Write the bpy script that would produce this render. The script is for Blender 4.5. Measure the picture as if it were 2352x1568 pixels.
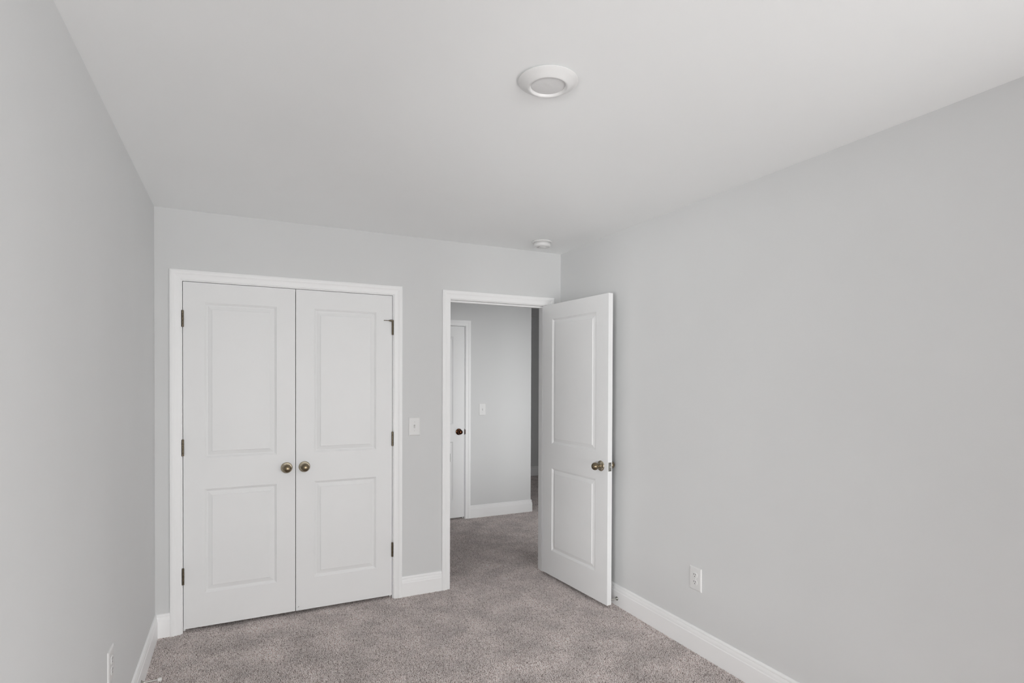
import bpy, bmesh, math, random
from mathutils import Matrix, Vector

for _o in list(bpy.data.objects):
    bpy.data.objects.remove(_o)
C = bpy.context.scene.collection
SC = bpy.context.scene

# ------------------------------------------------------------------ camera
F_PX, YAW, PITCH, ROLL, SHIFT_PX = 1287.32, 0.454631, -0.00976891, 0.00378817, 100.035
CAM = Vector((-2.23756, -3.72996, 1.47313))
fw = Vector((math.sin(YAW) * math.cos(PITCH), math.cos(YAW) * math.cos(PITCH), math.sin(PITCH)))
rt = Vector((math.cos(YAW), -math.sin(YAW), 0))
up = rt.cross(fw)
rt2 = rt * math.cos(ROLL) + up * math.sin(ROLL)
up2 = up * math.cos(ROLL) - rt * math.sin(ROLL)
cd = bpy.data.cameras.new('camera')
cam = bpy.data.objects.new('camera', cd)
C.objects.link(cam)
cd.sensor_fit = 'HORIZONTAL'
cd.sensor_width = 36
cd.lens = F_PX / 2352 * 36
cd.shift_y = SHIFT_PX / 2352
cd.clip_start = 0.02
M = Matrix((rt2, up2, -fw)).transposed().to_4x4()
M.translation = CAM
cam.matrix_world = M
SC.camera = cam

# ------------------------------------------------------------------ world, light, exposure
REAR = -8.5          # wall behind the camera
world = bpy.data.worlds.new('world')
SC.world = world
world.use_nodes = True
world.node_tree.nodes['Background'].inputs[0].default_value = (1, 1, 1, 1)
world.node_tree.nodes['Background'].inputs[1].default_value = 0.2


def area(name, loc, rot, sx, sy, power, col=(1, 1, 1), spread=math.pi):
    d = bpy.data.lights.new(name, 'AREA')
    d.shape = 'RECTANGLE'
    d.size, d.size_y = sx, sy
    d.energy = power
    d.color = col
    d.spread = spread
    o = bpy.data.objects.new(name, d)
    o.location = loc
    o.rotation_euler = rot
    C.objects.link(o)
    return o


WIN = (-2.05, -0.25, 0.06, 1.56)      # low window in the wall behind the camera: x0, x1, z0, z1
FILL_LEFT = (-3.75, -2.55, 0.30, 1.95)     # opening added in the left wall to let fill in: y0, y1, z0, z1
FILL_RIGHT = (-4.55, -3.10, 0.20, 1.40)     # unseen opening added in the right wall for fill: y0, y1, z0, z1
FILL_HALL = (0.12, 0.80, 0.10, 2.10)      # made-up opening in the near hall wall for fill: x0, x1, z0, z1
area('rear_window_daylight', ((WIN[0] + WIN[1]) / 2, REAR - 0.10, (WIN[2] + WIN[3]) / 2),
     (math.radians(90), 0, 0), WIN[1] - WIN[0], WIN[3] - WIN[2], 140)
_s, _d = Vector((-5.7, -5.6, 0.9)), Vector((-0.1, -0.9, 0.9))     # added fill source outside the left opening, aimed at the open door
area('left_fill_light', _s, (_d - _s).to_track_quat('-Z', 'Y').to_euler(), 1.9, 1.4, 195)
area('right_fill_light', (0.06, (FILL_RIGHT[0] + FILL_RIGHT[1]) / 2, (FILL_RIGHT[2] + FILL_RIGHT[3]) / 2), (0, math.radians(90), 0),
     FILL_RIGHT[3] - FILL_RIGHT[2], FILL_RIGHT[1] - FILL_RIGHT[0], 20)  # added fill, brightens the left wall
area('hall_fill_light', ((FILL_HALL[0] + FILL_HALL[1]) / 2, 0.05, (FILL_HALL[2] + FILL_HALL[3]) / 2), (math.radians(90), 0, 0),
     FILL_HALL[1] - FILL_HALL[0], FILL_HALL[3] - FILL_HALL[2], 6.2, spread=math.radians(80))  # added fill for the hall wall, narrowed so the hall floor stays darker
area('hall_lamp', (0.35, 1.05, 2.425), (0, 0, 0), 0.15, 0.15, 0.9, spread=math.radians(165))

SC.view_settings.view_transform = 'Standard'
SC.view_settings.look = 'None'
SC.view_settings.gamma = 1
SC.view_settings.use_curve_mapping = False
SC.view_settings.exposure = -0.02
SC.cycles.max_bounces = 32
SC.cycles.diffuse_bounces = 28
SC.cycles.glossy_bounces = 4
SC.cycles.use_denoising = True
SC.cycles.caustics_reflective = False
SC.cycles.caustics_refractive = False
SC.cycles.sample_clamp_indirect = 8


# ------------------------------------------------------------------ materials
def mat(name, col, rough=0.6, metal=0.0, spec=0.5, noise=0.0, nscale=40, bump=0.0, bscale=300):
    m = bpy.data.materials.new(name)
    m.use_nodes = True
    nt = m.node_tree
    b = nt.nodes['Principled BSDF']
    b.inputs['Base Color'].default_value = (*col, 1)
    b.inputs['Roughness'].default_value = rough
    b.inputs['Metallic'].default_value = metal
    b.inputs['Specular IOR Level'].default_value = spec
    tc = nt.nodes.new('ShaderNodeTexCoord')
    if noise:
        n = nt.nodes.new('ShaderNodeTexNoise')
        n.inputs['Scale'].default_value = nscale
        n.inputs['Detail'].default_value = 4
        nt.links.new(tc.outputs['Object'], n.inputs['Vector'])
        r = nt.nodes.new('ShaderNodeValToRGB')
        lo = [max(0, c * (1 - noise)) for c in col]
        hi = [min(1, c * (1 + noise)) for c in col]
        r.color_ramp.elements[0].color = (*lo, 1)
        r.color_ramp.elements[1].color = (*hi, 1)
        r.color_ramp.elements[0].position = 0.3
        r.color_ramp.elements[1].position = 0.7
        nt.links.new(n.outputs['Fac'], r.inputs['Fac'])
        nt.links.new(r.outputs['Color'], b.inputs['Base Color'])
    if bump:
        n2 = nt.nodes.new('ShaderNodeTexNoise')
        n2.inputs['Scale'].default_value = bscale
        nt.links.new(tc.outputs['Object'], n2.inputs['Vector'])
        bp = nt.nodes.new('ShaderNodeBump')
        bp.inputs['Strength'].default_value = bump
        bp.inputs['Distance'].default_value = 0.001
        nt.links.new(n2.outputs['Fac'], bp.inputs['Height'])
        nt.links.new(bp.outputs['Normal'], b.inputs['Normal'])
    return m


M_wall = mat('grey_wall_paint', (0.694, 0.701, 0.7015), 0.85, spec=0.25, noise=0.012, nscale=2.0, bump=0.12, bscale=420)
M_ceil = mat('ceiling_paint', (0.925, 0.937, 0.938), 0.9, spec=0.2, noise=0.008, nscale=1.6)
M_trim = mat('white_trim_paint', (0.912, 0.916, 0.917), 0.42, spec=0.4, noise=0.006, nscale=5)
M_door = mat('white_door_paint', (0.836, 0.842, 0.843), 0.45, spec=0.4, noise=0.008, nscale=4)
M_plastic = mat('white_plastic', (0.76, 0.76, 0.755), 0.35, spec=0.5, noise=0.005, nscale=30)
M_lens = mat('frosted_lens', (0.75, 0.75, 0.75), 0.5, spec=0.4, noise=0.02, nscale=25)
M_slot = mat('dark_slot', (0.03, 0.03, 0.03), 0.7, noise=0.1)
M_gap = mat('cavity_shade', (0.12, 0.12, 0.12), 0.95, noise=0.05)
M_brass = mat('antique_brass', (0.235, 0.19, 0.125), 0.30, 1.0, noise=0.12, nscale=60)
M_brass_dark = mat('antique_brass_hinge', (0.16, 0.134, 0.098), 0.36, 1.0, noise=0.15, nscale=80)
M_brass_light = mat('antique_brass_rose', (0.52, 0.46, 0.35), 0.30, 1.0, noise=0.08, nscale=60)
M_scuff = mat('scuff_grey', (.34, .34, .34), .8, noise=.1)
M_bronze = mat('oil_rubbed_bronze', (0.085, 0.034, 0.016), 0.18, 1.0, noise=0.15, nscale=60)
M_nickel = mat('satin_nickel', (0.62, 0.61, 0.58), 0.28, 1.0, noise=0.06, nscale=50)
M_rubber = mat('white_rubber', (0.72, 0.71, 0.69), 0.7, noise=0.02)
M_steel = mat('dull_steel', (0.36, 0.36, 0.33), 0.38, 1.0, noise=0.12, nscale=120)

# carpet yarn: each tuft has its own tint, plus broad mottling in the pile
M_yarn = bpy.data.materials.new('carpet_yarn')
M_yarn.use_nodes = True
_nt = M_yarn.node_tree
_b = _nt.nodes['Principled BSDF']
_b.inputs['Roughness'].default_value = 0.95
_b.inputs['Specular IOR Level'].default_value = 0.1
_at = _nt.nodes.new('ShaderNodeAttribute')
_at.attribute_name = 'tint'
_rp = _nt.nodes.new('ShaderNodeValToRGB')
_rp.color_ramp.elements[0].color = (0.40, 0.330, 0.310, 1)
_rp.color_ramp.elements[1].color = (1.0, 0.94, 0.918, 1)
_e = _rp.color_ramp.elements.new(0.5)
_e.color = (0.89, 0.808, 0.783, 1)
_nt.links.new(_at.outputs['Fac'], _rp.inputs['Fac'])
_geo = _nt.nodes.new('ShaderNodeNewGeometry')
_ns = _nt.nodes.new('ShaderNodeTexNoise')
_ns.inputs['Scale'].default_value = 5.5
_ns.inputs['Detail'].default_value = 3
_nt.links.new(_geo.outputs['Position'], _ns.inputs['Vector'])
_mr = _nt.nodes.new('ShaderNodeMapRange')
_mr.inputs['From Min'].default_value = 0.3
_mr.inputs['From Max'].default_value = 0.7
_mr.inputs['To Min'].default_value = 0.86
_mr.inputs['To Max'].default_value = 1.14
_nt.links.new(_ns.outputs['Fac'], _mr.inputs['Value'])
_mx = _nt.nodes.new('ShaderNodeVectorMath')
_mx.operation = 'SCALE'
_nt.links.new(_rp.outputs['Color'], _mx.inputs[0])
_nt.links.new(_mr.outputs['Result'], _mx.inputs['Scale'])
_nt.links.new(_mx.outputs['Vector'], _b.inputs['Base Color'])
M_back = mat('carpet_backing', (0.50, 0.455, 0.44), 0.95, spec=0.1, noise=0.3, nscale=200)


# ------------------------------------------------------------------ helpers
def link(name, bm, m, parent=None, smooth=False, sharp=None):
    me = bpy.data.meshes.new(name)
    bmesh.ops.recalc_face_normals(bm, faces=bm.faces)
    bm.to_mesh(me)
    bm.free()
    if smooth:
        for p in me.polygons:
            p.use_smooth = True
        if sharp:
            me.set_sharp_from_angle(angle=math.radians(sharp))
    o = bpy.data.objects.new(name, me)
    for mm in (m if isinstance(m, (list, tuple)) else [m]):
        me.materials.append(mm)
    C.objects.link(o)
    if parent is not None:
        o.parent = parent
    return o


def tag(o, label, cat, group=None, kind=None):
    o['label'] = label
    o['category'] = cat
    if group:
        o['group'] = group
    if kind:
        o['kind'] = kind
    return o


def empty(name, loc, rz=0.0, rot=None):
    o = bpy.data.objects.new(name, None)
    o.empty_display_size = 0.05
    o.location = loc
    o.rotation_euler = rot if rot else (0, 0, rz)
    C.objects.link(o)
    return o


def box(bm, x0, x1, y0, y1, z0, z1, bevel=0.0):
    vs = [bm.verts.new((x, y, z)) for x in (x0, x1) for y in (y0, y1) for z in (z0, z1)]
    fs = [bm.faces.new([vs[i] for i in f]) for f in
          ((0, 1, 3, 2), (4, 6, 7, 5), (0, 4, 5, 1), (2, 3, 7, 6), (0, 2, 6, 4), (1, 5, 7, 3))]
    if bevel:
        es = list({e for f in fs for e in f.edges})
        bmesh.ops.bevel(bm, geom=es, offset=bevel, segments=2, affect='EDGES', profile=0.5)


def boxes(*bs, bevel=0.0):
    bm = bmesh.new()
    for b in bs:
        box(bm, *b, bevel=bevel)
    return bm


def lathe(bm, prof, seg=48, axis='Z', org=(0, 0, 0)):
    """prof: list of (radius, height) turned round the axis."""
    def put(r, h, a):
        c, s = math.cos(a) * r, math.sin(a) * r
        v = {'Z': (c, s, h), 'Y': (c, h, s), 'X': (h, c, s)}[axis]
        return (v[0] + org[0], v[1] + org[1], v[2] + org[2])
    rings = []
    for r, h in prof:
        if r < 1e-6:
            rings.append([bm.verts.new(put(0, h, 0))])
        else:
            rings.append([bm.verts.new(put(r, h, 2 * math.pi * i / seg)) for i in range(seg)])
    for a, b in zip(rings, rings[1:]):
        for i in range(seg):
            j = (i + 1) % seg
            if len(a) == 1 and len(b) == 1:
                continue
            if len(a) == 1:
                bm.faces.new((a[0], b[i], b[j]))
            elif len(b) == 1:
                bm.faces.new((a[i], a[j], b[0]))
            else:
                bm.faces.new((a[i], a[j], b[j], b[i]))


def lathed(prof, seg=48, axis='Z', org=(0, 0, 0)):
    bm = bmesh.new()
    lathe(bm, prof, seg, axis, org)
    return bm


def sweep(path, outs, prof, cap=True):
    """path points, at each a pair (u direction, d direction); profile (u, d) closed loop."""
    bm = bmesh.new()
    rings = []
    for p, (ud, dd) in zip(path, outs):
        rings.append([bm.verts.new(Vector(p) + Vector(ud) * u + Vector(dd) * d) for u, d in prof])
    n = len(prof)
    for a, b in zip(rings, rings[1:]):
        for i in range(n):
            j = (i + 1) % n
            bm.faces.new((a[i], a[j], b[j], b[i]))
    if cap:
        bm.faces.new(rings[0])
        bm.faces.new(list(reversed(rings[-1])))
    return bm


# (u outward from the opening, d proud of the wall)
CASING = [(0, 0), (0, .0085), (.0012, .0100), (.0045, .0104), (.0050, .0116), (.012, .0120), (.020, .0126), (.027, .0136),
          (.032, .0152), (.0345, .0162), (.0352, .0174), (.041, .0182), (.0485, .0182), (.0492, .0172), (.0535, .0168), (.0568, .0156),
          (.058, .0138), (.058, 0)]


def casing(x0, x1, ztop, zbot, y, dy, parent, name='casing'):
    """U-shaped mitred casing on the plane y, proud along dy (-1 or +1)."""
    d = (0, dy, 0)
    path = [(x0, y, zbot), (x0, y, ztop), (x1, y, ztop), (x1, y, zbot)]
    outs = [((-1, 0, 0), d), ((-1, 0, 1), d), ((1, 0, 1), d), ((1, 0, 0), d)]
    return link(name, sweep(path, outs, CASING), M_trim, parent)


def jamb(x0, x1, ztop, zbot, ya, yb, parent, stop_y=None, th=0.018):
    """Three jamb boards; faces at x0, x1 and ztop, from ya to yb, with stop strips."""
    bs = [(x0 - th, x0, ya, yb, zbot, ztop), (x1, x1 + th, ya, yb, zbot, ztop), (x0 - th, x1 + th, ya, yb, ztop, ztop + th)]
    o = link('jamb', boxes(*bs, bevel=0.0012), M_trim, parent)
    if stop_y is not None:
        a, b = stop_y
        s = 0.011
        bm = boxes((x0, x0 + s, a, b, zbot, ztop), (x1 - s, x1, a, b, zbot, ztop), (x0 + s, x1 - s, a, b, ztop - s, ztop), bevel=0.0012)
        link('door_stop_strip', bm, M_trim, parent)
    return o


BASE = [(-.012, 0), (-.012, .0140), (.0900, .0140), (.0925, .0132), (.0940, .0118), (.0950, .0116), (.1040, .0112), (.1110, .0098),
        (.1150, .0082), (.1160, .0068), (.1172, .0064), (.1182, .0086), (.1200, .0094), (.1255, .0090), (.1300, .0070), (.1325, .0040), (.1330, 0)]


def baseboard(name, pts, dirs, label):
    """pts along the wall, dirs = proud direction at each point (mitred where scaled)."""
    bm = sweep(pts, [((0, 0, 1), d) for d in dirs], BASE)
    return tag(link(name, bm, M_trim), label, 'baseboard', kind='structure')


# panel profile of a moulded door: distance in from the panel's outer edge, depth
PANEL = [(0, 0), (.0035, -.0024), (.0060, -.0032), (.0075, -.0048), (.0125, -.0088), (.0165, -.0092), (.0180, -.0086), (.0385, -.0030), (.0400, -.0004)]


def leaf_mesh(w, z0, z1, t, panels):
    """Door leaf from x 0..w, room face at y=0, back at y=t. Moulded panels on both faces."""
    bm = bmesh.new()
    px0, px1 = panels[0][0], panels[0][1]
    zs = [z0] + [v for pn in sorted(panels, key=lambda q: q[2]) for v in (pn[2], pn[3])] + [z1]
    xs = [0, px0, px1, w]
    for fy, s in ((0.0, 1), (t, -1)):
        def V(x, z, d=0.0):
            return bm.verts.new((x, fy - s * d, z))
        for i in range(3):
            for k in range(len(zs) - 1):
                if i == 1 and k % 2 == 1:
                    prev = None
                    for u, d in PANEL:
                        ring = [V(px0 + u, zs[k] + u, d), V(px1 - u, zs[k] + u, d), V(px1 - u, zs[k + 1] - u, d), V(px0 + u, zs[k + 1] - u, d)]
                        if prev:
                            for q in range(4):
                                bm.faces.new((prev[q], prev[(q + 1) % 4], ring[(q + 1) % 4], ring[q]))
                        prev = ring
                    bm.faces.new(prev)
                else:
                    bm.faces.new((V(xs[i], zs[k]), V(xs[i + 1], zs[k]), V(xs[i + 1], zs[k + 1]), V(xs[i], zs[k + 1])))
    ring = [(0, z0), (w, z0), (w, z1), (0, z1)]
    for a, b in zip(ring, ring[1:] + ring[:1]):
        bm.faces.new([bm.verts.new(v) for v in ((a[0], 0, a[1]), (b[0], 0, b[1]), (b[0], t, b[1]), (a[0], t, a[1]))])
    bmesh.ops.remove_doubles(bm, verts=bm.verts, dist=1e-5)
    bmesh.ops.recalc_face_normals(bm, faces=bm.faces)
    es = [e for e in bm.edges if len(e.link_faces) == 2 and e.calc_face_angle(0) > 1.3]
    bmesh.ops.bevel(bm, geom=es, offset=0.0012, segments=2, affect='EDGES')
    return bm


KNOB_BALL = [(.0105, .008), (.0105, .022), (.0125, .026), (.0190, .031), (.0235, .037), (.0252, .044), (.0250, .050), (.0225, .057),
             (.0175, .0625), (.0100, .0660), (.0, .0670)]
KNOB_EGG = [(.0150, .010), (.0135, .013), (.0115, .016), (.0112, .027), (.0135, .030), (.0190, .0345), (.0232, .0405), (.0250, .047), (.0247, .053),
            (.0222, .0600), (.0175, .0655), (.0105, .0695), (.0, .0710)]
ROSE = [(.0, .0), (.0335, .0), (.0340, .0015), (.0338, .0040), (.0320, .0058), (.0270, .0070), (.0180, .0088), (.0150, .0120), (.0, .0125)]


def knob(parent, x, y, z, sgn, ball=KNOB_BALL, mb=None, mr=None, pin=True):
    """A door knob pointing along sgn*Y in the door's own frame; rose is its sub-part."""
    mb = mb or M_brass
    mr = mr or M_brass_light
    k = link('door_knob', lathed([(r, sgn * h) for r, h in ball], 48, 'Y'), mb, parent, smooth=True, sharp=50)
    k.location = (x, y, z)
    r = link('rose', lathed([(r, sgn * h) for r, h in ROSE], 56, 'Y'), mr, k, smooth=True, sharp=50)
    if pin:
        bm = bmesh.new()
        lathe(bm, [(.0, sgn * .0060), (.0016, sgn * .0060), (.0016, sgn * .0083), (.0, sgn * .0083)], 16, 'Y', (-.025, 0, .001))
        link('set_pin_hole', bm, M_slot, k)
    return k


def hinge(parent, x, y, zc, arm=None, hgt=0.094):
    """Butt hinge knuckle with leaf edges, seen on the room side of the door."""
    bm = bmesh.new()
    r = 0.0062
    n = 5
    seg = hgt / n
    for i in range(n):
        a = zc - hgt / 2 + i * seg
        lathe(bm, [(.0, a + .0003), (r - .0006, a + .0003), (r, a + .001), (r, a + seg - .001), (r - .0006, a + seg - .0003), (.0, a + seg - .0003)], 20, 'Z', (x, y, 0))
    lathe(bm, [(.0, zc + hgt / 2), (.0048, zc + hgt / 2), (.0048, zc + hgt / 2 + .002), (.0, zc + hgt / 2 + .003)], 16, 'Z', (x, y, 0))
    box(bm, x - .0012, x + .0012, y, y + .014, zc - hgt / 2, zc + hgt / 2)
    h = link('hinge', bm, M_brass_dark, parent, smooth=True, sharp=40)
    if arm:
        bm = bmesh.new()
        z = zc + hgt / 2 + .001
        lathe(bm, [(.0, z - .006), (.0078, z - .006), (.0078, z + .0035), (.0, z + .0035)], 20, 'Z', (x, y, 0))
        lathe(bm, [(.0, 0), (.0070, 0), (.0062, arm * .012), (.0034, arm * .020), (.0032, arm * .024), (.0022, arm * .024), (.0022, arm * .056), (.0, arm * .056)],
              16, 'X', (x + arm * .004, y - .004, z - .001))
        link('hinge_pin_stop', bm, M_brass_dark, h, smooth=True, sharp=40)
    return h


# ------------------------------------------------------------------ room shell
W, H = 2.6617, 2.44
T = 0.115                       # partition thickness
HY = 1.81                       # hall wall facing the doorway
HX0, HX1 = -1.10, 3.60          # hall extent
FAR = 3.90
zb = -0.012                     # carpet backing level

link_s = lambda name, bm, m, label, cat: tag(link(name, bm, m), label, cat, kind='structure')

link_s('floor', boxes((-W - .1, HX1 + .1, REAR - .2, FAR + .2, -0.10, zb)), M_back, 'floor slab under the brown-grey carpet', 'floor')
link_s('ceiling', boxes((-W - .1, HX1 + .1, REAR - .2, FAR + .2, H, H + .1)), M_ceil, 'smooth flat white-grey ceiling of the bedroom', 'ceiling')
link_s('wall_left', boxes((-W - .1, -W, REAR - .2, FILL_LEFT[0], zb, H), (-W - .1, -W, FILL_LEFT[1], FAR + .2, zb, H),
                          (-W - .1, -W, FILL_LEFT[0], FILL_LEFT[1], zb, FILL_LEFT[2]), (-W - .1, -W, FILL_LEFT[0], FILL_LEFT[1], FILL_LEFT[3], H)), M_wall, 'light grey wall at the left edge of the photo', 'wall')
link_s('wall_right', boxes((0, .1, REAR - .2, FILL_RIGHT[0], zb, H), (0, .1, FILL_RIGHT[1], T, zb, H), (0, .1, FILL_RIGHT[0], FILL_RIGHT[1], zb, FILL_RIGHT[2]),
                           (0, .1, FILL_RIGHT[0], FILL_RIGHT[1], FILL_RIGHT[3], H)), M_wall, 'large blank grey wall on the right, behind the open door', 'wall')

CX0, CX1 = -2.5255, -1.3055     # closet jamb faces
DX0, DX1 = -0.8960, -0.1260     # doorway jamb faces
ZJ = 2.0335
j = 0.018
link_s('wall_back', boxes((-W, CX0 - j, 0, T, zb, H), (CX0 - j, CX1 + j, 0, T, ZJ + j, H), (CX1 + j, DX0 - j, 0, T, zb, H),
                          (DX0 - j, DX1 + j, 0, T, ZJ + j, H), (DX1 + j, 0, 0, T, zb, H)), M_wall,
       'grey back wall holding the closet doors and the doorway', 'wall')
link_s('wall_rear', boxes((-W, WIN[0], REAR - T, REAR, zb, H), (WIN[1], 0, REAR - T, REAR, zb, H), (WIN[0], WIN[1], REAR - T, REAR, zb, WIN[2]),
                          (WIN[0], WIN[1], REAR - T, REAR, WIN[3], H)), M_wall, 'grey wall with the window, behind the viewer', 'wall')


def window(name, centre, rz, hw, hh, label):
    """Casing, sill and a centre bar round an opening; local +Y points into the room."""
    w = tag(empty(name, centre, rz), label, 'window', kind='structure')
    casing(-hw, hw, hh, 0.0, 0, 1, w, 'window_casing')
    link('window_sill', boxes((-hw - .07, hw + .07, -.02, .05, -.025, 0), bevel=.003), M_trim, w)
    return w


window('window_1', ((WIN[0] + WIN[1]) / 2, REAR, WIN[2]), 0, (WIN[1] - WIN[0]) / 2, WIN[3] - WIN[2], 'low wide white window behind the viewer')
window('added_window_2', (-W, (FILL_LEFT[0] + FILL_LEFT[1]) / 2, FILL_LEFT[2]), math.radians(-90), (FILL_LEFT[1] - FILL_LEFT[0]) / 2, FILL_LEFT[3] - FILL_LEFT[2], 'white window added to the left wall for fill light')
window('added_window_3', (0, (FILL_RIGHT[0] + FILL_RIGHT[1]) / 2, FILL_RIGHT[2]), math.radians(90), (FILL_RIGHT[1] - FILL_RIGHT[0]) / 2, FILL_RIGHT[3] - FILL_RIGHT[2], 'white window added to the right wall for fill light')

# closet interior (closed), its shade put into a dark wall colour
link_s('wall_closet', boxes((-W, -1.14, .72, .80, zb, H), (-1.14, -1.10, T, .80, zb, H)), M_gap, 'plain wall inside the closed closet', 'wall')
# hall
hdx0, hdx1 = -0.8520, -0.0850   # hall door jamb faces
link_s('wall_hall', boxes((HX0, hdx0 - j, HY, HY + T, zb, H), (hdx0 - j, hdx1 + j, HY, HY + T, ZJ + j, H), (hdx1 + j, .708, HY, HY + T, zb, H),
                          (.708 - T, .708, HY + T, FAR, zb, H), (hdx0 - j, hdx1 + j, HY + .07, HY + T, zb, ZJ + j)), M_wall,
       'grey hall wall seen through the doorway, with a light switch', 'wall')
link_s('wall_hall_far', boxes((-.5, HX1 + .1, FAR, FAR + .1, zb, H)), M_wall, 'dark far wall in the narrow gap beside the open door', 'wall')
link_s('wall_hall_end', boxes((HX1, HX1 + .1, T, FAR, zb, H)), M_wall, 'grey end wall of the hall, out of sight', 'wall')
link_s('wall_hall_near', boxes((.1, FILL_HALL[0], 0, T, zb, H), (FILL_HALL[1], HX1, 0, T, zb, H), (FILL_HALL[0], FILL_HALL[1], 0, T, FILL_HALL[3], H),
                              (HX0 - .1, HX0, .80, HY + T, zb, H)), M_wall, 'grey hall wall behind the open door', 'wall')

# ------------------------------------------------------------------ trim round the openings
t1 = tag(empty('trim_1', ((CX0 + CX1) / 2, 0, 0)), 'wide white casing around the double closet doors', 'door casing', kind='structure')
o = (CX1 - CX0) / 2
casing(-o - .005, o + .005, ZJ + .005, zb, 0, -1, t1)
jamb(-o, o, ZJ, zb, -.0005, T, t1, (.038, .050))
t2 = tag(empty('trim_2', ((DX0 + DX1) / 2, 0, 0)), 'white casing and jamb of the open doorway to the hall', 'door casing', kind='structure')
o2 = (DX1 - DX0) / 2
casing(-o2 - .005, o2 + .005, ZJ + .005, zb, 0, -1, t2)
casing(-o2 - .005, o2 + .005, ZJ + .005, zb, T, 1, t2)
jamb(-o2, o2, ZJ, zb, -.0005, T + .0005, t2, (.040, .076))
bm = boxes((-o2 - .0008, -o2 + .0010, -.0020, .034, .893, .951), bevel=.0004)
lathe(bm, [(.0, .0), (.003, .0), (.003, .0016), (.0, .0016)], 12, 'X', (-o2, .017, .904))
lathe(bm, [(.0, .0), (.003, .0), (.003, .0016), (.0, .0016)], 12, 'X', (-o2, .017, .940))
link('strike_plate', bm, M_steel, t2)
t3 = tag(empty('trim_3', ((hdx0 + hdx1) / 2, HY, 0)), 'white casing of the hall door seen through the doorway', 'door casing', kind='structure')
o3 = (hdx1 - hdx0) / 2
casing(-o3 - .005, o3 + .005, ZJ + .005, zb, 0, -1, t3)
jamb(-o3, o3, ZJ, zb, -.0005, T, t3, (.038, .050))
bm = boxes((o3 - .0010, o3 + .0008, -.0020, .030, .888, .952), (o3 - .0030, o3 + .0055, -.0120, -.0015, .896, .944), bevel=.0005)
link('strike_plate', bm, mat('blackened_bronze', (.03, .018, .014), .45, 1.0, noise=.1), t3)

# ------------------------------------------------------------------ baseboards
cw = .0632
baseboard('baseboard_back', [(-W, 0, 0), (CX0 - cw, 0, 0)], [(1, -1, 0), (0, -1, 0)], 'short white baseboard between left wall and closet casing')
baseboard('baseboard_back.001', [(CX1 + cw, 0, 0), (DX0 - cw, 0, 0)], [(0, -1, 0), (0, -1, 0)], 'white baseboard under the switch, between closet and doorway')
baseboard('baseboard_back.002', [(DX1 + cw, 0, 0), (0, 0, 0)], [(0, -1, 0), (-1, -1, 0)], 'white baseboard scrap hidden behind the open door')
baseboard('baseboard_left', [(-W, REAR, 0), (-W, 0, 0)], [(1, 1, 0), (1, -1, 0)], 'white baseboard along the left wall below its outlet')
baseboard('baseboard_right', [(0, 0, 0), (0, REAR, 0)], [(-1, -1, 0), (-1, 1, 0)], 'long white baseboard along the right wall')
baseboard('baseboard_hall', [(hdx1 + cw, HY, 0), (.708, HY, 0), (.708, FAR, 0)], [(0, -1, 0), (1, -1, 0), (1, -1, 0)],
          'white baseboard in the hall below the hall switch')
baseboard('baseboard_hall_far', [(.708, FAR, 0), (HX1, FAR, 0)], [(1, -1, 0), (-1, -1, 0)], 'dim baseboard at the dark far end of the hall')

# ------------------------------------------------------------------ closet doors
DT = 0.035
LW = 0.6045


def closet_door(name, x0, hinge_side, label, arm):
    bm = leaf_mesh(LW, .021, 2.0300, DT, [(.108, .108 + .3905, .217, .826), (.108, .108 + .3905, 1.007, 1.915)])
    if arm:      # small grey scuff by the bottom corner of this leaf
        vs = [bm.verts.new(v) for v in ((.0095, -.0003, .0385), (.0155, -.0003, .0420), (.0195, -.0003, .0465), (.0185, -.0003, .0485), (.0150, -.0003, .0465))]
        bm.faces.new(vs).material_index = 1
    d = tag(link(name, bm, [M_door, M_scuff]), label, 'door', kind='structure')
    d.location = (x0, .0005, 0)
    hx = -.0015 if hinge_side < 0 else LW + .0015
    kx = LW - .0500 if hinge_side < 0 else .0500
    knob(d, kx, 0, .922, -1)
    for zc in (1.816, 1.072, .328):
        hinge(d, hx, -.0052, zc, (-1 if (arm and zc > 1.5) else None))
    return d


closet_door('door_1', CX0 + .0035, -1, 'left leaf of the white two-panel double closet doors', False)
dR = closet_door('door_2', CX1 - .0035 - LW, 1, 'right leaf of the closet doors, with the hinge pin stop', True)
# ------------------------------------------------------------------ open door to the hall
PIV = (-0.1195, -0.0080)
OPEN = math.radians(94.0)
DW = 0.764
bm = leaf_mesh(DW, .022, 2.0300, DT, [(.1245, .1245 + .515, .209, .820), (.1245, .1245 + .515, 1.001, 1.922)])
bmesh.ops.translate(bm, verts=bm.verts, vec=(-.004 - DW, .008, 0))
lf = link('door_3', bm, M_door)
lf.location = (PIV[0], PIV[1], 0)
lf.rotation_euler = (0, 0, OPEN)
tag(lf, 'white two-panel door standing open towards the right wall', 'door', kind='structure')
LX = -.004 - DW
knob(lf, LX + .0680, .008 + DT, .914, 1, KNOB_EGG, pin=False)
knob(lf, LX + .0680, .008, .914, -1, KNOB_EGG, pin=False)
bm = bmesh.new()
box(bm, -.0016, .001, .0055, .0305, .8855, .9425, bevel=.0008)
lp = link('latch_plate', bm, M_steel, lf)
lp.location = (LX, .008, 0)
bm = bmesh.new()
lathe(bm, [(.0, -.0095), (.0052, -.0095), (.0068, -.0080), (.0070, -.0010), (.0, -.0010)], 20, 'X', (0, .0180, .914))
link('latch_bolt', bm, M_nickel, lp, smooth=True, sharp=40)
for z in (.8925, .9355):
    bm = bmesh.new()
    lathe(bm, [(.0, -.0021), (.0030, -.0021), (.0034, -.0015), (.0, -.0012)], 14, 'X', (0, .0180, z))
    link('screw', bm, M_slot, lp)
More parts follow.
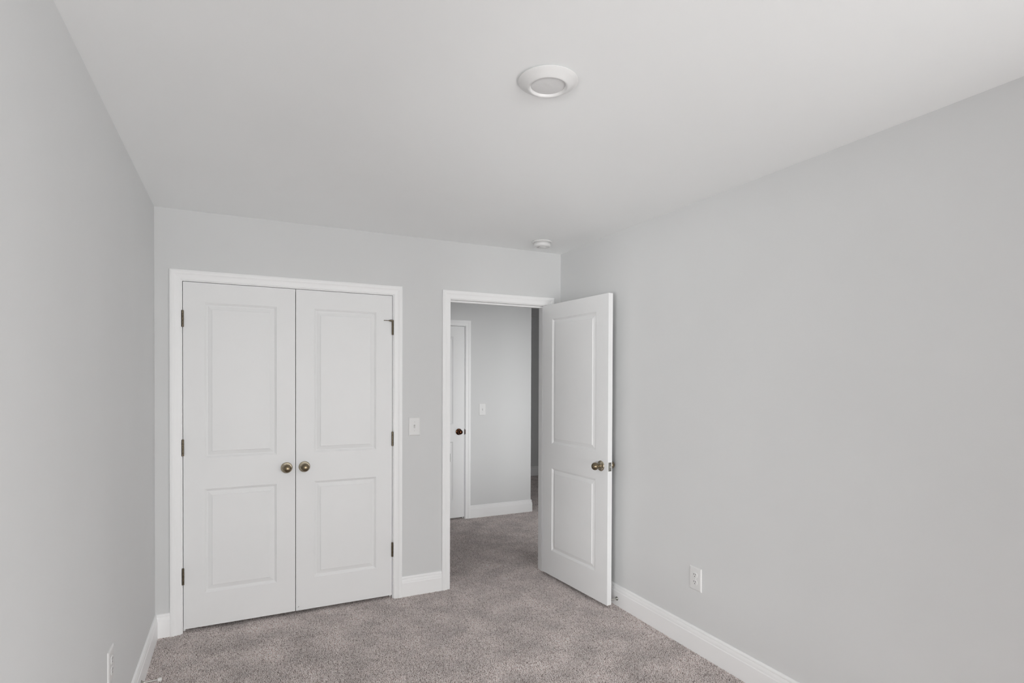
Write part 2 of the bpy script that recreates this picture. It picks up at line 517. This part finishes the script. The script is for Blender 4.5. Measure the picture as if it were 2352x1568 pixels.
for zc in (1.826, 1.030, .290):
    hinge(lf, 0, 0, zc)

# ------------------------------------------------------------------ hall door
hd = tag(link('door_4', leaf_mesh(.760, .021, 2.0300, DT, [(.1245, .1245 + .511, .209, .820), (.1245, .1245 + .511, 1.001, 1.922)]), M_door),
         'closed white hall door with a dark bronze knob, through the doorway', 'door', kind='structure')
hd.location = (hdx1 - .0035 - .760, HY + .0005, 0)
knob(hd, .760 - .062, 0, .922, -1, KNOB_BALL, M_bronze, M_bronze, pin=False)


# ------------------------------------------------------------------ wall plates
def plate_bm(w, h, t=.0062, n=5):
    bm = bmesh.new()
    prof = [(0, 0), (0, .0018), (.0014, .0036), (.0036, .0050), (.0064, .0058), (.0090, t)]
    prev = None
    for u, d in prof:
        ring = [bm.verts.new((x, -d, z)) for x, z in ((-w / 2 + u, -h / 2 + u), (w / 2 - u, -h / 2 + u), (w / 2 - u, h / 2 - u), (-w / 2 + u, h / 2 - u))]
        if prev:
            for q in range(4):
                bm.faces.new((prev[q], prev[(q + 1) % 4], ring[(q + 1) % 4], ring[q]))
        prev = ring
    bm.faces.new(prev)
    return bm


def screw(parent, x, z, y=-.0060):
    bm = bmesh.new()
    lathe(bm, [(.0, y - .0012), (.0020, y - .0011), (.0030, y - .0004), (.0031, y + .0005)], 16, 'Y', (x, 0, z))
    s = link('screw', bm, M_plastic, parent, smooth=True, sharp=40)
    link('screw_slot', boxes((x - .0004, x + .0004, y - .00135, y - .0010, z - .0024, z + .0024)), M_slot, s)


def light_switch(loc, rz, label, w=.080, h=.127, up=True):
    s = tag(empty('light_switch', loc, rz), label, 'light switch')
    link('plate', plate_bm(w, h), M_plastic, s)
    b = link('toggle_slot', boxes((-.0052, .0052, -.00645, -.0058, -.0120, .0120)), mat('toggle_recess', (.50, .50, .49), .6, noise=.02), s)
    bm = bmesh.new()
    k = 1 if up else -1
    prof = [(-.0105 * k, -.0062), (-.001 * k, -.0062), (.0105 * k, -.0140), (.0085 * k, -.0170), (-.0030 * k, -.0110), (-.0105 * k, -.0070)]
    L = [bm.verts.new((-.0042, y, z)) for z, y in prof]
    Rr = [bm.verts.new((.0042, y, z)) for z, y in prof]
    bm.faces.new(L)
    bm.faces.new(list(reversed(Rr)))
    for i in range(len(prof)):
        q = (i + 1) % len(prof)
        bm.faces.new((L[i], L[q], Rr[q], Rr[i]))
    link('toggle', bm, M_plastic, s)
    screw(s, 0, .0305)
    screw(s, 0, -.0305)
    return s


def wall_outlet(loc, rz, label, w=.088, h=.126):
    s = tag(empty('wall_outlet', loc, rz), label, 'outlet', 'duplex outlets low on the side walls')
    link('plate', plate_bm(w, h), M_plastic, s)
    for zc in (.0195, -.0195):
        bm = bmesh.new()
        out = []
        for i in range(40):
            a = 2 * math.pi * i / 40
            out.append((.0172 * math.cos(a), max(-.0142, min(.0142, .0172 * math.sin(a)))))
        rings = []
        for u, d in ((1.0, .0050), (1.0, .0076), (.95, .0084)):
            rings.append([bm.verts.new((x * u, -d, zc + z * u)) for x, z in out])
        for a, b in zip(rings, rings[1:]):
            for i in range(40):
                q = (i + 1) % 40
                bm.faces.new((a[i], a[q], b[q], b[i]))
        bm.faces.new(rings[-1])
        f = link('receptacle', bm, M_plastic, s, smooth=True, sharp=30)
        bm = boxes((-.0078, -.0050, -.00865, -.0080, zc + .0005, zc + .0090), (.0050, .0078, -.00865, -.0080, zc + .0012, zc + .0084))
        lathe(bm, [(.0, -.00865), (.0026, -.00865), (.0026, -.0080)], 16, 'Y', (0, 0, zc - .0066))
        link('socket_slots', bm, M_slot, f)
    screw(s, 0, 0)
    return s


light_switch((-1.1560, 0, 1.1515), 0, 'white toggle light switch between closet and doorway')
light_switch((.118, HY, 1.153), 0, 'white toggle light switch on the hall wall through the doorway', .080, .128, False)
wall_outlet((0, -1.4395, .3945), math.radians(-90), 'white duplex outlet low on the right wall')
wall_outlet((-W, -1.2440, .4190), math.radians(90), 'white duplex outlet seen edge-on low on left wall', .092, .128)

# ------------------------------------------------------------------ ceiling fittings
cl = tag(empty('ceiling_light', (-1.337, -2.144, H)), 'round white flush disk light on the ceiling, switched off', 'ceiling light')
R0 = .0965
link('trim_ring', lathed([(R0 - .010, .0), (R0 - .010, -.0042), (R0, -.0045), (R0 + .0002, -.0056), (R0 - .0015, -.0070), (.0860, -.0120), (.0760, -.0178), (.0690, -.0220),
                          (.0655, -.0240), (.0625, -.0246), (.0598, -.0238), (.0578, -.0215), (.0562, -.0180), (.0556, -.0160)], 96), M_plastic, cl, smooth=True, sharp=45)
link('lens', lathed([(.0560, -.0162), (.0540, -.0174), (.0480, -.0184), (.0380, -.0194), (.0240, -.0201), (.0120, -.0204), (.0, -.0205)], 96), M_lens, cl, smooth=True)

sd = tag(empty('smoke_detector', (-.326, -.289, H)), 'small round white smoke detector on the ceiling above the doorway', 'smoke detector')
link('mounting_base', lathed([(.060, .0), (.0660, -.0010), (.0690, -.0040), (.0690, -.0085), (.0660, -.0110), (.0560, -.0120), (.0, -.0120)], 72), M_plastic, sd, smooth=True, sharp=40)
link('collar', lathed([(.0500, -.0115), (.0545, -.0125), (.0575, -.0145), (.0575, -.0180), (.0535, -.0195)], 72), M_plastic, sd, smooth=True, sharp=40)
cv = link('cover', lathed([(.0520, -.0195), (.0590, -.0205), (.0605, -.0230), (.0600, -.0330), (.0570, -.0385), (.0520, -.0410), (.0505, -.0395), (.0450, -.0395), (.0430, -.0410),
                           (.0, -.0425)], 72), M_plastic, sd, smooth=True, sharp=35)
bm = bmesh.new()
lathe(bm, [(.0150, -.0420), (.0150, -.0455), (.0130, -.0465), (.0, -.0468)], 32, 'Z', (.010, -.010, 0))
link('test_button', bm, M_plastic, cv, smooth=True, sharp=40)
bm = boxes((-.034, -.022, -.012, -.008, -.0424, -.0405), (-.036, -.024, -.002, .002, -.0424, -.0405), (-.034, -.022, .008, .012, -.0424, -.0405))
link('sounder_slots', bm, mat('shaded_grille', (.30, .30, .30), .6, noise=.05), cv)


# ------------------------------------------------------------------ door stops on the baseboards
def door_stop(loc, sgn, label):
    s = tag(empty('door_stop', loc), label, 'door stop', 'baseboard door stops')
    P = lambda pr: [(r, sgn * h) for r, h in pr]
    link('base_flange', lathed(P([(.0, .0), (.0125, .0), (.0125, .0020), (.0105, .0040), (.0070, .0075), (.0050, .0120)]), 32, 'X'), M_steel, s, smooth=True, sharp=50)
    link('shaft', lathed(P([(.0050, .0115), (.0044, .0200), (.0044, .0650), (.0070, .0660), (.0070, .0680), (.0, .0680)]), 28, 'X'), M_nickel, s, smooth=True, sharp=40)
    link('rubber_tip', lathed(P([(.0, .0670), (.0088, .0670), (.0092, .0690), (.0090, .0810), (.0075, .0835), (.0, .0840)]), 28, 'X'), M_rubber, s, smooth=True, sharp=40)
    return s


door_stop((-.0140, -.755, .046), -1, 'metal door stop on right baseboard, peeking out behind the open door')
door_stop((-W + .0140, -.618, .043), 1, 'metal door stop with white tip on the left baseboard')

# ------------------------------------------------------------------ carpet pile
rng = random.Random(7)
TILE = W / 7
N = 102
sp = TILE / N
verts, faces, tints = [], [], []
for a in range(N):
    for b in range(N):
        x = (a + .5 + rng.uniform(-.45, .45)) * sp - TILE / 2
        y = (b + .5 + rng.uniform(-.45, .45)) * sp - TILE / 2
        r = rng.uniform(.0014, .0021)
        hgt = rng.uniform(.0090, .0130)
        an = rng.uniform(0, 2 * math.pi)
        ln = rng.uniform(.0005, .0065)
        lx, ly = math.cos(an) * ln, math.sin(an) * ln
        bend = rng.uniform(-1, 1) * .0020
        t = min(1, max(0, rng.gauss(.64, .36)))
        base = len(verts)
        a0 = rng.uniform(0, 2.1)
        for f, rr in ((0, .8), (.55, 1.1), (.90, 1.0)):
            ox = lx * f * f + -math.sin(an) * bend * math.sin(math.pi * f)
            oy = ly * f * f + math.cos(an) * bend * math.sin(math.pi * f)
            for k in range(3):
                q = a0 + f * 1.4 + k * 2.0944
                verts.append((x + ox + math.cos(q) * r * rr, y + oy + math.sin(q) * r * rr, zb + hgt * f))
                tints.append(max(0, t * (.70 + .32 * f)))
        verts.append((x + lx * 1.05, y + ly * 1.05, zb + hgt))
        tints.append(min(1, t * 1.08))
        for s in range(2):
            for k in range(3):
                q = (k + 1) % 3
                faces.append((base + 3 * s + k, base + 3 * s + q, base + 3 * s + 3 + q, base + 3 * s + 3 + k))
        for k in range(3):
            faces.append((base + 6 + k, base + 6 + (k + 1) % 3, base + 9))
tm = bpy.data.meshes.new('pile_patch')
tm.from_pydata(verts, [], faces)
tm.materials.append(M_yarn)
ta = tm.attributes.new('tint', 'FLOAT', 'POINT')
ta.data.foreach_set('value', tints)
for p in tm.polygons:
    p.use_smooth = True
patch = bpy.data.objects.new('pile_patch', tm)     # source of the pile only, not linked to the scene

pts = []
for ix in range(7):
    for iy in range(1, 12):
        pts.append((-W + (ix + .5) * TILE, -(iy - .5) * TILE, 0))
for ix in range(4):
    pts.append((-W + (ix + .5) * TILE, .5 * TILE, 0))
for ix in range(12):
    for iy in range(0, 10):
        pts.append((-W + 4 * TILE + (ix + .5) * TILE, (iy + .5) * TILE, 0))
cm = bpy.data.meshes.new('carpet')
cm.from_pydata(pts, [], [])
carpet = bpy.data.objects.new('carpet', cm)
C.objects.link(carpet)
tag(carpet, 'brown-grey cut pile carpet covering the bedroom and hall floor', 'carpet', kind='stuff')
ng = bpy.data.node_groups.new('pile', 'GeometryNodeTree')
ng.interface.new_socket('Geometry', in_out='INPUT', socket_type='NodeSocketGeometry')
ng.interface.new_socket('Geometry', in_out='OUTPUT', socket_type='NodeSocketGeometry')
gi = ng.nodes.new('NodeGroupInput')
go = ng.nodes.new('NodeGroupOutput')
oi = ng.nodes.new('GeometryNodeObjectInfo')
oi.inputs['Object'].default_value = patch
iop = ng.nodes.new('GeometryNodeInstanceOnPoints')
rv = ng.nodes.new('FunctionNodeRandomValue')
rv.data_type = 'INT'
mn = [s for s in rv.inputs if s.name == 'Min' and s.type == 'INT'][0]
mxx = [s for s in rv.inputs if s.name == 'Max' and s.type == 'INT'][0]
mn.default_value, mxx.default_value = 0, 3
mu = ng.nodes.new('ShaderNodeMath')
mu.operation = 'MULTIPLY'
mu.inputs[1].default_value = math.pi / 2
cx = ng.nodes.new('ShaderNodeCombineXYZ')
ro = [s for s in rv.outputs if s.type == 'INT'][0]
ng.links.new(ro, mu.inputs[0])
ng.links.new(mu.outputs[0], cx.inputs['Z'])
ng.links.new(gi.outputs[0], iop.inputs['Points'])
ng.links.new(oi.outputs['Geometry'], iop.inputs['Instance'])
ng.links.new(cx.outputs[0], iop.inputs['Rotation'])
ng.links.new(iop.outputs['Instances'], go.inputs[0])
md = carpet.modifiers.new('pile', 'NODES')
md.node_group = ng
